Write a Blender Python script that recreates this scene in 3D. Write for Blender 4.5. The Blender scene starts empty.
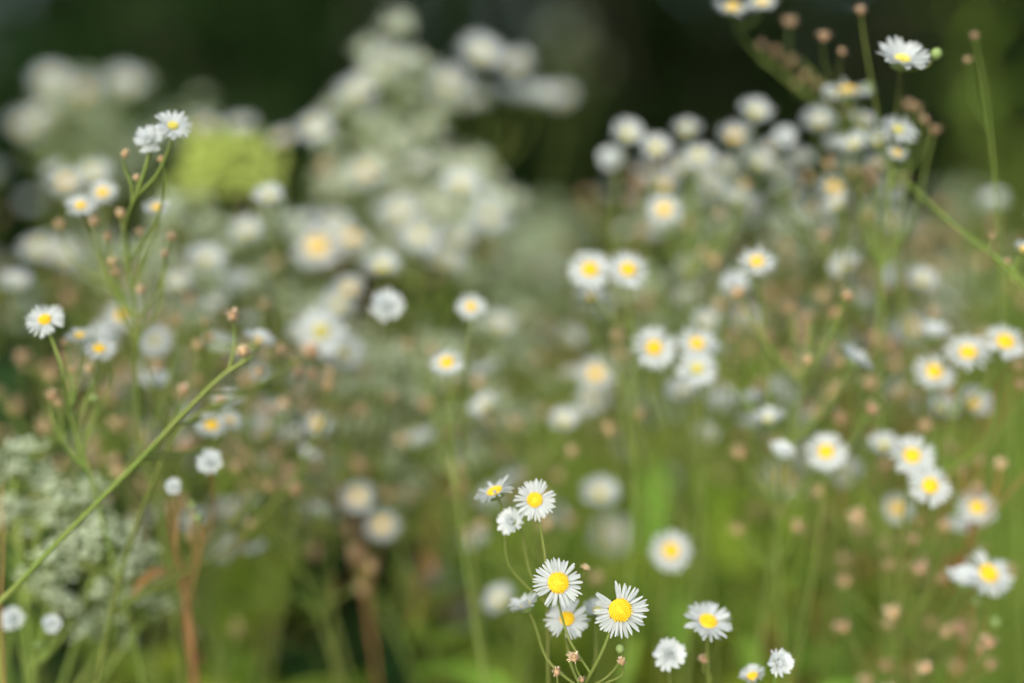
import bpy, math, random
from mathutils import Vector, Matrix, Quaternion

R = math.radians
C = bpy.context.scene.collection
scene = bpy.context.scene
rnd = random.Random(7)

# ------------------------------------------------------------------ camera, sky, sun, exposure
FOCUS, LENS, FSTOP, CAM_Z, PITCH = 0.41, 50.0, 1.9, 0.86, -10.0
cam_data = bpy.data.cameras.new('camera')
cam_data.lens = LENS
cam_data.sensor_width = 36.0
cam_data.clip_start, cam_data.clip_end = 0.02, 2000.0
cam_data.dof.use_dof = True
cam_data.dof.focus_distance = FOCUS
cam_data.dof.aperture_fstop = FSTOP
cam = bpy.data.objects.new('camera', cam_data)
C.objects.link(cam)
cam.location = (0, 0, CAM_Z)
cam.rotation_euler = (R(90 + PITCH), 0, 0)
scene.camera = cam

SUN_EL, SUN_AZ = 36.0, -160.0            # azimuth from +Y towards +X
world = bpy.data.worlds.new('World')
scene.world = world
world.use_nodes = True
wn = world.node_tree.nodes
sky = wn.new('ShaderNodeTexSky')
sky.sky_type = 'NISHITA'
sky.sun_disc = False
sky.sun_elevation = R(SUN_EL)
sky.sun_rotation = R(SUN_AZ)
sky.air_density, sky.dust_density, sky.ozone_density = 0.8, 3.0, 0.8
world.node_tree.links.new(sky.outputs[0], wn['Background'].inputs[0])
wn['Background'].inputs[1].default_value = 0.14
sd = bpy.data.lights.new('sun', 'SUN')
sd.energy, sd.angle, sd.color = 1.35, R(85), (0.99, 1.0, 0.96)
sun = bpy.data.objects.new('sun', sd)
C.objects.link(sun)
sdir = Vector((math.sin(R(SUN_AZ)) * math.cos(R(SUN_EL)), math.cos(R(SUN_AZ)) * math.cos(R(SUN_EL)), math.sin(R(SUN_EL))))
sun.rotation_euler = sdir.to_track_quat('Z', 'Y').to_euler()
vs = scene.view_settings
vs.view_transform, vs.look, vs.gamma, vs.exposure = 'Standard', 'None', 1.0, 1.40
vs.use_curve_mapping = False
scene.cycles.use_denoising = True
scene.cycles.max_bounces = 12
scene.cycles.diffuse_bounces = 9
scene.cycles.transmission_bounces = 8
scene.cycles.use_adaptive_sampling = False

# ------------------------------------------------------------------ pixel -> place
fwd = Vector((0, math.cos(R(PITCH)), math.sin(R(PITCH))))
upv = Vector((0, -math.sin(R(PITCH)), math.cos(R(PITCH))))
KPX = 36.0 / LENS / 1024.0
def at(x, y, d):
    return Vector((0, 0, CAM_Z)) + d * (fwd + Vector((1, 0, 0)) * ((x - 512) * KPX) - upv * ((y - 341.5) * KPX))
BMAX = (LENS / FSTOP / 1000) / (FOCUS * KPX)
def dist(b):
    if b > 5: b = b * 1.12 + 1.2
    return raw_dist(b)
def raw_dist(b):                             # distance that is out of focus by a spot b pixels wide (negative: nearer)
    return FOCUS / (1 - b / BMAX) if b >= 0 else FOCUS / (1 + (-b) / BMAX)

# ------------------------------------------------------------------ materials
def mat(name, col, col2=None, scale=40.0, rough=0.6, trans=0.0, tcol=None, spec=0.3, per_object=0.0):
    m = bpy.data.materials.new(name)
    m.use_nodes = True
    nt = m.node_tree
    n, l = nt.nodes, nt.links
    b = n['Principled BSDF']
    out = n['Material Output']
    b.inputs['Roughness'].default_value = rough
    b.inputs['Specular IOR Level'].default_value = spec
    tc = n.new('ShaderNodeTexCoord')
    nz = n.new('ShaderNodeTexNoise')
    nz.inputs['Scale'].default_value = scale
    nz.inputs['Detail'].default_value = 3
    l.new(tc.outputs['Object'], nz.inputs['Vector'])
    rp = n.new('ShaderNodeValToRGB')
    rp.color_ramp.elements[0].position, rp.color_ramp.elements[1].position = 0.35, 0.65
    rp.color_ramp.elements[0].color = (*col, 1)
    rp.color_ramp.elements[1].color = (*(col2 or col), 1)
    l.new(nz.outputs['Fac'], rp.inputs['Fac'])
    src = rp.outputs['Color']
    if per_object:
        oi = n.new('ShaderNodeObjectInfo')
        hs = n.new('ShaderNodeHueSaturation')
        mr = n.new('ShaderNodeMapRange')
        mr.inputs['To Min'].default_value, mr.inputs['To Max'].default_value = 1 - per_object, 1 + per_object
        l.new(oi.outputs['Random'], mr.inputs['Value'])
        l.new(mr.outputs[0], hs.inputs['Value'])
        mh = n.new('ShaderNodeMapRange')
        mh.inputs['To Min'].default_value, mh.inputs['To Max'].default_value = 0.5 - per_object * .06, 0.5 + per_object * .06
        l.new(oi.outputs['Random'], mh.inputs['Value'])
        l.new(mh.outputs[0], hs.inputs['Hue'])
        l.new(src, hs.inputs['Color'])
        src = hs.outputs['Color']
    l.new(src, b.inputs['Base Color'])
    if trans:
        t = n.new('ShaderNodeBsdfTranslucent')
        if tcol: t.inputs['Color'].default_value = (*tcol, 1)
        else: l.new(src, t.inputs['Color'])
        mx = n.new('ShaderNodeMixShader')
        mx.inputs[0].default_value = trans
        l.new(b.outputs[0], mx.inputs[1]); l.new(t.outputs[0], mx.inputs[2])
        l.new(mx.outputs[0], out.inputs['Surface'])
    return m

M = {
 'petal': mat('petal_white', (.50, .54, .515), (.56, .595, .575), 3, .6, .56),
 'tuft_white': mat('tuft_petal_brightened', (.68, .72, .70), (.74, .77, .75), 3, .6, .5),  # petal white painted brighter to offset the shade inside closed heads
 'floret': mat('disc_yellow', (.68, .45, .010), (.74, .54, .022), 6, .6, .1),
 'disc_pale': mat('disc_greenish', (.50, .46, .08), (.60, .54, .12), 6, .6, .1),
 'calyx': mat('calyx_green', (.13, .20, .055), (.19, .25, .08), 4, .6, .1),
 'stem': mat('stem_green', (.10, .145, .026), (.145, .175, .042), 60, .75, .1, spec=.12, per_object=.25),
 'stem_brown': mat('stem_brown', (.17, .085, .032), (.24, .13, .045), 60, .7, per_object=.2),
 'stem_rust': mat('stem_rust', (.20, .07, .025), (.26, .11, .035), 50, .7, per_object=.15),
 'leaf': mat('leaf_green', (.135, .23, .026), (.20, .30, .042), 25, .6, .5, spec=.15, per_object=.35),
 'leaf_yellow': mat('leaf_yellow_green', (.27, .37, .03), (.36, .45, .05), 20, .6, .5, spec=.15, per_object=.25),
 'leaf_rust': mat('leaf_rust', (.22, .10, .035), (.30, .16, .06), 30, .7, .3, per_object=.2),
 'dry': mat('seed_head_tan', (.29, .18, .08), (.42, .29, .15), 3, .8, .15, per_object=.2),
 'tuft': mat('seed_tuft', (.52, .40, .27), (.6, .48, .34), 3, .8, .3),
 'cream': mat('cluster_cream', (.74, .80, .60), (.84, .87, .76), 40, .7, .5),
 'cream_dim': mat('cluster_greenish', (.60, .69, .48), (.76, .81, .64), 40, .7, .5),
 'plume': mat('plume_yellow_green', (.33, .42, .075), (.43, .51, .12), 30, .7, .25),
 'bark': mat('bark', (.055, .045, .032), (.11, .09, .065), 12, .9),
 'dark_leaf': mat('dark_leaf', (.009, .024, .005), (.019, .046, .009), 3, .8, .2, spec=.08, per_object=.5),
 'grass': mat('grass_green', (.16, .25, .03), (.27, .34, .05), 9, .7, .5, spec=.1),
 'soil': mat('soil', (.035, .032, .018), (.06, .065, .025), 3, .95),
}

# ------------------------------------------------------------------ mesh helpers
class MB:
    def __init__(s): s.v, s.f, s.m = [], [], []
    def tube(s, pts, r0, r1, n=6, mi=0):
        ring0 = None
        t_prev = None
        N = len(pts)
        for i, p in enumerate(pts):
            t = (pts[min(i + 1, N - 1)] - pts[max(i - 1, 0)]).normalized()
            a = t.cross(Vector((0.31, 0.9, 0.2))).normalized(); b = t.cross(a)
            r = r0 + (r1 - r0) * i / (N - 1)
            base = len(s.v)
            for k in range(n):
                q = 2 * math.pi * k / n
                s.v.append(p + r * (math.cos(q) * a + math.sin(q) * b))
            if ring0 is not None:
                for k in range(n):
                    s.f.append((ring0 + k, ring0 + (k + 1) % n, base + (k + 1) % n, base + k)); s.m.append(mi)
            ring0 = base
        s.v.append(pts[-1] + (pts[-1] - pts[-2]).normalized() * r1 * .6)
        for k in range(n):
            s.f.append((ring0 + k, ring0 + (k + 1) % n, len(s.v) - 1)); s.m.append(mi)
    def blob(s, c, rx, rz=None, n=6, rows=4, axis=None, mi=0):
        rz = rz or rx
        q = axis.to_track_quat('Z', 'Y') if axis is not None else Quaternion()
        base = len(s.v)
        s.v.append(c + q @ Vector((0, 0, -rz)))
        for j in range(1, rows):
            e = -math.pi / 2 + math.pi * j / rows
            for k in range(n):
                a = 2 * math.pi * (k + .5 * j) / n
                s.v.append(c + q @ Vector((rx * math.cos(e) * math.cos(a), rx * math.cos(e) * math.sin(a), rz * math.sin(e))))
        s.v.append(c + q @ Vector((0, 0, rz)))
        top = len(s.v) - 1
        for k in range(n):
            s.f.append((base, base + 1 + (k + 1) % n, base + 1 + k)); s.m.append(mi)
            for j in range(rows - 2):
                o = base + 1 + j * n
                s.f.append((o + k, o + (k + 1) % n, o + n + (k + 1) % n, o + n + k)); s.m.append(mi)
            o = base + 1 + (rows - 2) * n
            s.f.append((o + k, o + (k + 1) % n, top)); s.m.append(mi)
    def strip(s, rows, mi=0):            # rows of points side by side
        base = len(s.v); w = len(rows[0])
        for r in rows: s.v.extend(r)
        for i in range(len(rows) - 1):
            for k in range(w - 1):
                o = base + i * w + k
                s.f.append((o, o + 1, o + w + 1, o + w)); s.m.append(mi)
    def mesh(s, name, mats, smooth=True):
        me = bpy.data.meshes.new(name)
        me.from_pydata([tuple(v) for v in s.v], [], s.f)
        for m in (mats if isinstance(mats, (list, tuple)) else [mats]): me.materials.append(m)
        me.polygons.foreach_set('material_index', s.m)
        if smooth: me.polygons.foreach_set('use_smooth', [True] * len(s.f))
        me.update()
        return me

def link(name, me, parent=None, loc=(0, 0, 0), rot=None, scale=None):
    o = bpy.data.objects.new(name, me)
    C.objects.link(o)
    o.location = loc
    if rot is not None: o.rotation_euler = rot
    if scale is not None: o.scale = (scale,) * 3 if not hasattr(scale, '__len__') else scale
    if parent is not None: o.parent = parent
    return o
def thing(name, label, cat, loc, group=None):
    o = link(name, None, loc=loc)
    o.empty_display_size = .05
    o['label'], o['category'] = label, cat
    if group: o['group'] = group
    return o
def curve(pts, n=6):                     # a smooth path through the points, tangents as long as each span
    P = list(pts); N = len(P); out = []
    T = [(P[min(i + 1, N - 1)] - P[max(i - 1, 0)]).normalized() for i in range(N)]
    for i in range(1, N - 1):            # lean the tangent towards the shorter span
        a, b = (P[i] - P[i - 1]), (P[i + 1] - P[i])
        if a.length > 1e-6 and b.length > 1e-6: T[i] = (a.normalized() / a.length + b.normalized() / b.length).normalized()
    for i in range(N - 1):
        b, c = P[i], P[i + 1]; L = (c - b).length
        m0, m1 = T[i] * L * .9, T[i + 1] * L * .9
        for k in range(n):
            t = k / n
            out.append((2 * t ** 3 - 3 * t * t + 1) * b + (t ** 3 - 2 * t * t + t) * m0 + (3 * t * t - 2 * t ** 3) * c + (t ** 3 - t * t) * m1)
    out.append(P[-1])
    return out

# ------------------------------------------------------------------ flower heads, built once (radius 1), then copied
def petals(seed, n, elev, spread=7, droop=.25, r_in=.30, short=1.0, width=.075, gaps=0, mb=None):
    g = random.Random(seed); own = mb is None; mb = mb or MB()
    gap = [g.random() * 6.283 for _ in range(gaps)]
    for i in range(n):
        th = 2 * math.pi * (i + g.uniform(-.35, .35)) / n
        if any(abs((th - q + math.pi) % (2 * math.pi) - math.pi) < .10 for q in gap): continue
        row = i % 2
        L = (1 - r_in) * short * g.uniform(.86, 1.05) * (1 if row else .95)
        e = R(elev + g.gauss(0, spread) + (6 if row else -2))
        w = width * g.uniform(.75, 1.15)
        roll = g.gauss(0, .35)
        side0 = Vector((-math.sin(th), math.cos(th), 0)); out = Vector((math.cos(th), math.sin(th), 0))
        p = out * r_in * (.92 if row else .85) + Vector((0, 0, -.03 + .03 * row))
        rows = []
        ts = (0, .3, .62, .88, 1.0); ws = (.45, .95, 1.0, .8, .34)
        bend = droop * g.uniform(.4, 1.5); yaw = g.gauss(0, .10)
        for j, t in enumerate(ts):
            if j:
                ee = e - bend * t
                dl = L * (ts[j] - ts[j - 1])
                p = p + (out * math.cos(ee) + Vector((0, 0, 1)) * math.sin(ee) + side0 * yaw * t) * dl
            nn = Vector((0, 0, 1)) * math.cos(e) - out * math.sin(e)
            sd_ = side0 * math.cos(roll * t) + nn * math.sin(roll * t)
            cup = nn * w * .22 * ws[j]
            rows.append([p - sd_ * w * ws[j] + cup, p - cup * .3, p + sd_ * w * ws[j] + cup])
        mb.strip(rows)
    return mb.mesh('petals', M['petal']) if own else None
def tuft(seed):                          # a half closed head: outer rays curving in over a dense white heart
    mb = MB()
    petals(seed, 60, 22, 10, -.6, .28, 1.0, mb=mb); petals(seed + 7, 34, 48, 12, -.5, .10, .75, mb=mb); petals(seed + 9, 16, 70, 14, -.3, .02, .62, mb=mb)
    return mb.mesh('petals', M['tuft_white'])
def disc(seed, r=.40, h=.17, n=110, m='floret'):
    g = random.Random(seed); mb = MB()
    mb.blob(Vector((0, 0, .0)), r * .97, h * .95, 16, 8)
    for i in range(n):
        q = math.sqrt((i + .5) / n); a = i * 2.39996
        z = h * math.sqrt(max(0, 1 - q * q)) - (.05 if q < .35 else 0) * (1 - q / .35 if q < .35 else 0)
        ax = Vector((math.cos(a) * q * .8, math.sin(a) * q * .8, 1)).normalized()
        mb.blob(Vector((math.cos(a) * q * r, math.sin(a) * q * r, z + .022)), .025 + .007 * g.random(), .046 + .026 * g.random() * (q + .3), 5, 3, ax)
    return mb.mesh('disc', M[m])
def calyx(seed, r=.40, h=.34):
    mb = MB(); g = random.Random(seed)
    mb.blob(Vector((0, 0, -h * .45)), r * .86, h * .55, 12, 6)
    for i in range(26):
        th = 2 * math.pi * i / 26 + g.uniform(-.05, .05)
        o = Vector((math.cos(th), math.sin(th), 0)); s_ = Vector((-math.sin(th), math.cos(th), 0))
        pr = [(r * .35, -h * .98, .035), (r * .82, -h * .72, .055), (r * 1.0, -h * .3, .045), (r * 1.06, .0 + g.uniform(-.03, .03), .008)]
        mb.strip([[o * a + Vector((0, 0, z)) - s_ * w, o * a * 1.03 + Vector((0, 0, z)), o * a + Vector((0, 0, z)) + s_ * w] for a, z, w in pr])
    return mb.mesh('calyx', M['calyx'])

CAL = [calyx(1), calyx(2)]
DISC = [disc(1), disc(2, .41, .19), disc(3, .38, .15)]
DISC_P = [disc(4, .30, .12, m='disc_pale'), disc(5, .32, .14, m='disc_pale')]
HEADS = {   # kind -> petal meshes
 'o': [petals(11, 46, 8, 9, width=.066, gaps=1), petals(12, 44, 4, 9, width=.068, gaps=3), petals(13, 48, 14, 9, width=.064, gaps=2)],
 'f': [petals(21, 58, 6, 10, .3, gaps=3, width=.054), petals(22, 60, 3, 9, .2, gaps=4, width=.052)],
 'c': [petals(31, 56, 34, 8, .25), petals(32, 52, 40, 9, .3, gaps=1)],
 's': [petals(41, 54, 24, 9, .35, gaps=2), petals(42, 50, 20, 10, .35, gaps=1)],
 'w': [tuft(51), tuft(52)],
}
def bud_mesh():
    mb = MB(); mb.blob(Vector((0, 0, .0)), .55, .60, 12, 7)
    mb2 = petals(61, 30, 82, 4, -.5, .36, .62)
    return mb.mesh('bud', M['calyx']), mb2
BUD, BUD_TIP = bud_mesh()
def dry_mesh(seed):
    g = random.Random(seed); mb = MB()
    mb.blob(Vector((0, 0, 0)), .55, .5, 9, 5, mi=0)
    for i in range(46):
        a = i * 2.4; z = g.uniform(-.3, 1)
        d = Vector((math.cos(a), math.sin(a), z * 1.2)).normalized()
        s_ = d.cross(Vector((.2, .3, .9))).normalized() * .07
        L = g.uniform(.75, 1.1)
        mb.strip([[d * .4 - s_, d * .4 + s_], [d * L * .8 - s_ * .7, d * L * .8 + s_ * .7], [d * L + s_ * .2 + Vector((0, 0, -.1)), d * L + s_ * .3]], mi=1 if i % 3 else 0)
    return mb.mesh('seed_head', [M['dry'], M['tuft']])
DRY = [dry_mesh(1), dry_mesh(2), dry_mesh(3)]

def leaf_mesh(name, L, W, m, bend=.5, seed=0):
    g = random.Random(seed); mb = MB(); rows = []
    p = Vector((0, 0, 0)); N = 9
    for i in range(N):
        t = i / (N - 1)
        w = W * (math.sin(math.pi * min(1, t * .93 + .07) ** .8)) ** .9 * .5 + .0004
        if t > .97: w = .0003
        e = .75 - bend * 1.7 * t
        if i: p = p + Vector((0, math.cos(e), math.sin(e))) * (L / (N - 1))
        nn = Vector((0, -math.sin(e), math.cos(e)))
        wob = g.uniform(-.06, .06) * W
        rows.append([p + Vector((-w, 0, 0)) + nn * (w * .35 + wob), p, p + Vector((w, 0, 0)) + nn * (w * .35 - wob)])
    mb.strip(rows)
    return mb.mesh(name, M[m])
LEAF = [leaf_mesh('leaf', .055, .011, 'leaf', .5, 1), leaf_mesh('leaf', .075, .016, 'leaf', .8, 2), leaf_mesh('leaf', .04, .008, 'leaf', .35, 3)]
LEAF_Y = [leaf_mesh('leaf', .08, .026, 'leaf_yellow', .6, 4), leaf_mesh('leaf', .095, .03, 'leaf_yellow', .9, 5)]
LEAF_R = [leaf_mesh("leaf", .045, .012, "leaf_rust", 1.0, 6), leaf_mesh("leaf", .035, .009, "leaf_rust", 1.2, 7)]

def put_head(plant, base, pos, kind, size, axis, pale=False):
    q = axis.to_track_quat('Z', 'Y')
    spin = Quaternion((0, 0, 1), rnd.random() * 6.28)
    rot = (q @ spin).to_euler()
    if kind == 'd':
        return link('seed_head', rnd.choice(DRY), plant, pos - base, rot, [size / 2 * rnd.uniform(.7, 1.15)] * 2 + [size / 2 * rnd.uniform(.8, 1.5)])
    if kind == 'g':
        b = link('bud', BUD, plant, pos - base, rot, size / 2)
        link('bud_tip', BUD_TIP, b)
        return b
    f = link('flower', rnd.choice(HEADS[kind]), plant, pos - base, rot, size / 2 * {'c': 1.15, 's': 1.12, 'w': 1.25, 'f': 1.06, 'o': 1.1}.get(kind, 1))
    link('calyx', rnd.choice(CAL), f)
    if kind != 'w': link('disc', rnd.choice(DISC_P if pale and kind != 'f' else DISC), f, scale=1 if kind == 'f' else rnd.uniform(.78, .92))
    return f

def head_axis(face, side=0.0):
    a = Vector((side, -face, 1 - face))
    return (a + Vector((rnd.gauss(0, .07), rnd.gauss(0, .04), 0))).normalized()

FACE = {'o': .58, 'f': .62, 's': .30, 'c': .30, 'w': .52, 'd': .2, 'g': .2}
def plant(label, heads, stem='stem', via=None, leaves=5, leaf_from=.12, kinds=None, name='fleabane_plant', cat='wildflower', group=None, r=.0006, lean=None, rb=.0008):
    """heads: (x, y, kind, width in pixels, blur, [face, side]); the first one ends the main stem. via: (x, y, blur) points the stem passes, top to bottom."""
    P = []
    for h in heads:
        x, y, k, w, b = h[:5]
        d = dist(b)
        face = h[5] if len(h) > 5 and h[5] is not None else FACE[k] + rnd.gauss(0, .06)
        if k == 'w': face = max(face, .66)
        side = h[6] if len(h) > 6 else rnd.gauss(0, .12)
        size = w * KPX * d
        ax = head_axis(face, side)
        P.append((at(x, y, d), k, size, ax, b))
    top = P[0][0]
    if via: low = at(via[-1][0], via[-1][1], dist(via[-1][2])); prev = at(*via[-2][:2], dist(via[-2][2])) if len(via) > 1 else top
    else: low = top; prev = top
    lx, ly = lean if lean else (rnd.gauss(0, .06), abs(rnd.gauss(0, .04)))
    if via:
        dv = (low - prev); k_ = low.z / max(.05, -dv.z) if dv.z < 0 else 1
        k_ = min(k_, 2.2)
        base = Vector((low.x + dv.x * k_ * .35 + lx, low.y + dv.y * k_ * .2 + ly, 0))
    else:
        base = Vector((top.x + lx, top.y + ly, 0))
    t = thing(name, label, cat, base, group)
    pts = [base, base.lerp(low, .35) + Vector((rnd.gauss(0, .012), rnd.gauss(0, .010), 0))]
    if via:
        for v in reversed(via): pts.append(at(v[0], v[1], dist(v[2])))
    ax0 = P[0][3]; s0 = P[0][2]
    neck = top - ax0 * s0 * (.20 if P[0][1] not in 'dg' else .2)
    if not via: pts.append(base.lerp(neck, .75) + Vector((rnd.gauss(0, .006), rnd.gauss(0, .006), 0)))
    pts += [neck] if via else [neck - ax0 * .003 - Vector((rnd.gauss(0, .002), 0, .016)), neck]
    main = curve(pts, 7)
    mb = MB()
    mb.tube([p - base for p in main], rb, r * .7, 7)
    for pos, k, size, ax, b in P[1:]:
        nk = pos - ax * size * .20
        best, bp = None, None
        for p in main[len(main) // 3:]:
            drop = nk.z - p.z
            h = (Vector((p.x, p.y, 0)) - Vector((nk.x, nk.y, 0))).length
            c = abs(drop - (.014 + .95 * h)) + (1 if drop < 0 else 0) * .3 + h * .8
            if best is None or c < best: best, bp = c, p
        midp = bp.lerp(nk, .5) + Vector((rnd.gauss(0, .001), 0, -.12 * (nk - bp).length)) + Vector((nk.x - bp.x, nk.y - bp.y, 0)) * .14
        br = curve([bp, midp, nk - ax * .003, nk], 5)
        mb.tube([p - base for p in br], r * .8, r * .5, 5)
    link('stem', mb.mesh('stem', M[stem]), t)
    for pos, k, size, ax, b in P:
        put_head(t, base, pos, k, size, ax, pale=(k == 'c' and rnd.random() < .6) or rnd.random() < (.7 if b > 14 else .2))
    L = sum((main[i + 1] - main[i]).length for i in range(len(main) - 1))
    for i in range(leaves):
        want = L * (1 - leaf_from / max(L, .2)) * (1 - (i + rnd.random() * .5) / max(1, leaves) * .75)
        acc = 0
        for j in range(len(main) - 1):
            acc += (main[j + 1] - main[j]).length
            if acc >= want: break
        a = i * 2.4 + rnd.gauss(0, .4)
        link('leaf', rnd.choice(kinds or LEAF), t, main[j] - base, (rnd.gauss(0, .2), 0, a), rnd.uniform(.7, 1.15))
    return t

# ------------------------------------------------------------------ the setting: ground, grass, wood's edge
def ground():
    mb = MB(); n = 48; S = [-600, -120, -40] + [-12 + i for i in range(25)] + [40, 120, 600]
    rows = [[Vector((x, y, (rnd.uniform(-.02, 0) if abs(x) < 13 and abs(y) < 13 else 0))) for x in S] for y in S]
    mb.strip(rows)
    o = link('ground', mb.mesh('ground', M['soil'])); o['kind'] = 'structure'
ground()

def grass():
    g = random.Random(5); mb = MB()
    for i in range(9000):
        y = .75 + 3.6 * g.random() ** 1.25
        x = g.uniform(-1, 1) * (.35 + y * .55)
        if -.16 < x / y < -.09 and y < 1.5: continue
        h = g.uniform(.18, .46); w = g.uniform(.0022, .0045)
        a = g.random() * 6.283; lean = h * g.uniform(.1, .6)
        d = Vector((math.cos(a), math.sin(a), 0)); s_ = Vector((-d.y, d.x, 0)) * w
        b = Vector((x, y, -.01))
        rows = []
        for t in (0, .4, .75, 1):
            p = b + Vector((0, 0, h * t * (1 - .12 * t))) + d * lean * t * t
            k = 1 - t * .9
            rows.append([p - s_ * k, p + s_ * k])
        mb.strip(rows)
    o = link('meadow_grass', mb.mesh('grass', M['grass']))
    o['kind'] = 'stuff'; o['label'] = 'green grass growing low between the flower stems'; o['category'] = 'grass'
grass()

def leaf_cloud(g, mb, centres, n, size):
    for i in range(n):
        c, rx, rz = g.choice(centres)
        d = Vector((g.gauss(0, 1), g.gauss(0, 1), g.gauss(0, 1))).normalized() * (g.random() ** .4)
        p = c + Vector((d.x * rx, d.y * rx, d.z * rz))
        u = Vector((g.gauss(0, 1), g.gauss(0, 1), g.gauss(0, .6))).normalized()
        v = u.cross(Vector((g.gauss(0, .5), g.gauss(0, .5), 1))).normalized()
        s_ = size * g.uniform(.6, 1.3)
        mb.strip([[p, p], [p + u * s_ * .5 - v * s_ * .28, p + u * s_ * .5 + v * s_ * .28], [p + u * s_, p + u * s_]])
def tree_meshes(seed, H, spread, low, n, size):
    g = random.Random(seed); tr = MB(); cr = MB()
    tr.tube(curve([Vector((0, 0, -.05)), Vector((.05, .03, H * .3)), Vector((-.04, .08, H * .6)), Vector((.05, 0, H * .92))], 5), H * .022, H * .006, 9)
    cs = []
    for i in range(15):
        z = low + (H - low) * (i / 14); a = i * 2.4 + g.random()
        rr = spread * math.sin(math.pi * (.18 + .78 * i / 14)) * g.uniform(.55, 1)
        tip = Vector((math.cos(a) * rr, math.sin(a) * rr, z))
        s0 = Vector((0, 0, max(.2, z - rr * .45)))
        tr.tube(curve([s0, s0.lerp(tip, .5) + Vector((0, 0, .12)), tip], 4), H * .008, H * .002, 6)
        cs.append((tip, spread * g.uniform(.38, .6), spread * g.uniform(.28, .45)))
        cs.append((s0.lerp(tip, .55), spread * .4, spread * .35))
    leaf_cloud(g, cr, cs, n, size)
    return tr.mesh('trunk', M['bark']), cr.mesh('crown', M['dark_leaf'], False)
def shrub_meshes(seed, H, spread, n, size):
    g = random.Random(seed); tr = MB(); cr = MB(); cs = []
    for i in range(11):
        a = i * 2.4; rr = spread * math.sqrt((i + .5) / 11)
        tip = Vector((math.cos(a) * rr, math.sin(a) * rr, H * g.uniform(.35, .95)))
        tr.tube(curve([Vector((tip.x * .08, tip.y * .08, -.03)), tip * .5 + Vector((0, 0, .1)), tip], 4), .018, .005, 6)
        cs.append((tip, spread * .42, H * .2)); cs.append((tip * .6, spread * .4, H * .22))
    leaf_cloud(g, cr, cs, n, size)
    return tr.mesh('trunk', M['bark']), cr.mesh('foliage', M['dark_leaf'], False)
TREES = [tree_meshes(1, 7.0, 1.9, .9, 9000, .13), tree_meshes(2, 6.2, 2.1, 1.1, 9000, .13)]
SHRUBS = [shrub_meshes(3, 1.7, .75, 5200, .075), shrub_meshes(4, 1.45, .85, 5200, .07)]
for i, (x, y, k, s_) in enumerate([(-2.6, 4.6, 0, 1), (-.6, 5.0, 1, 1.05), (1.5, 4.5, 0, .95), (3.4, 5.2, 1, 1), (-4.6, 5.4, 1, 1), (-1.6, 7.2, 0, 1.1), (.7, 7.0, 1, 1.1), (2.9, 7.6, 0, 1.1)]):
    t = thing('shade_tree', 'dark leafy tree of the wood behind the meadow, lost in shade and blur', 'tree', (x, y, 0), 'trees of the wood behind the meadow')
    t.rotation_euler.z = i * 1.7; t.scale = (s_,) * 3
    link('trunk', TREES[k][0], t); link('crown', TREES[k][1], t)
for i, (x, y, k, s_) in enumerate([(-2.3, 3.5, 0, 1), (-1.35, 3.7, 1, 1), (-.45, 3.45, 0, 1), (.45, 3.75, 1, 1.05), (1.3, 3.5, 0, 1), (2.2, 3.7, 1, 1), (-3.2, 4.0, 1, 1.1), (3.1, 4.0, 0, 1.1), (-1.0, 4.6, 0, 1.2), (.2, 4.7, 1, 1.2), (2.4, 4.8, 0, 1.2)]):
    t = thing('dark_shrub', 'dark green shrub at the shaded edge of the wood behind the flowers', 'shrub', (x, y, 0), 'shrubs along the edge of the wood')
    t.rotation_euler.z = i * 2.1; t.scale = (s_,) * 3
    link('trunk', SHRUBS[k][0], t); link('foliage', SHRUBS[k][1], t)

# ------------------------------------------------------------------ green plants between the flowers
def leafy_proto(seed, H, kinds, nl, stem):
    g = random.Random(seed)
    pts = curve([Vector((0, 0, 0)), Vector((g.gauss(0, .012), g.gauss(0, .012), H * .4)), Vector((g.gauss(0, .02), g.gauss(0, .02), H * .75)), Vector((g.gauss(0, .03), g.gauss(0, .03), H))], 6)
    mb = MB(); mb.tube(pts, .0025, .0008, 6)
    out = [('stem', mb.mesh('stem', M[stem]), Vector((0, 0, 0)), (0, 0, 0), 1.0)]
    for i in range(nl):
        p = pts[int((.15 + .85 * i / nl) * (len(pts) - 1))]
        out.append(('leaf', g.choice(kinds), p.copy(), (g.gauss(0, .25), 0, i * 2.4 + g.gauss(0, .3)), g.uniform(.8, 1.5) * (1.15 - .5 * i / nl)))
    return out
PROTO = {'green': [leafy_proto(1, .62, LEAF, 17, 'stem'), leafy_proto(2, .55, LEAF, 16, 'stem'), leafy_proto(3, .68, LEAF, 18, 'stem')],
         'yellow': [leafy_proto(4, .5, LEAF_Y, 12, 'stem'), leafy_proto(5, .58, LEAF_Y + LEAF, 14, 'stem')],
         'rust': [leafy_proto(6, .6, LEAF_R, 12, 'stem_rust')]}
FILL = {'green': ('leafy green stalk without flowers, blurred among the daisy stems', 'leafy green stalks between the flowers'),
        'yellow': ('broad leaved yellow green plant, blurred low between the daisy stems', 'yellow green leafy plants between the flowers'),
        'rust': ('withered stalk with curled rust brown leaves among the green stems', 'withered rust brown stalks')}
def filler(kind, x, y, s_=1.0):
    lab, grp = FILL[kind]
    t = thing('leafy_stalk' if kind != 'rust' else 'withered_stalk', lab, 'plant', (x, y, 0), grp)
    t.rotation_euler = (rnd.gauss(0, .07), rnd.gauss(0, .07), rnd.random() * 6.28)
    t.scale = (s_,) * 3
    for nm, me, p, ro, sc in rnd.choice(PROTO[kind]):
        link(nm, me, t, p, ro, sc)
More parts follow.
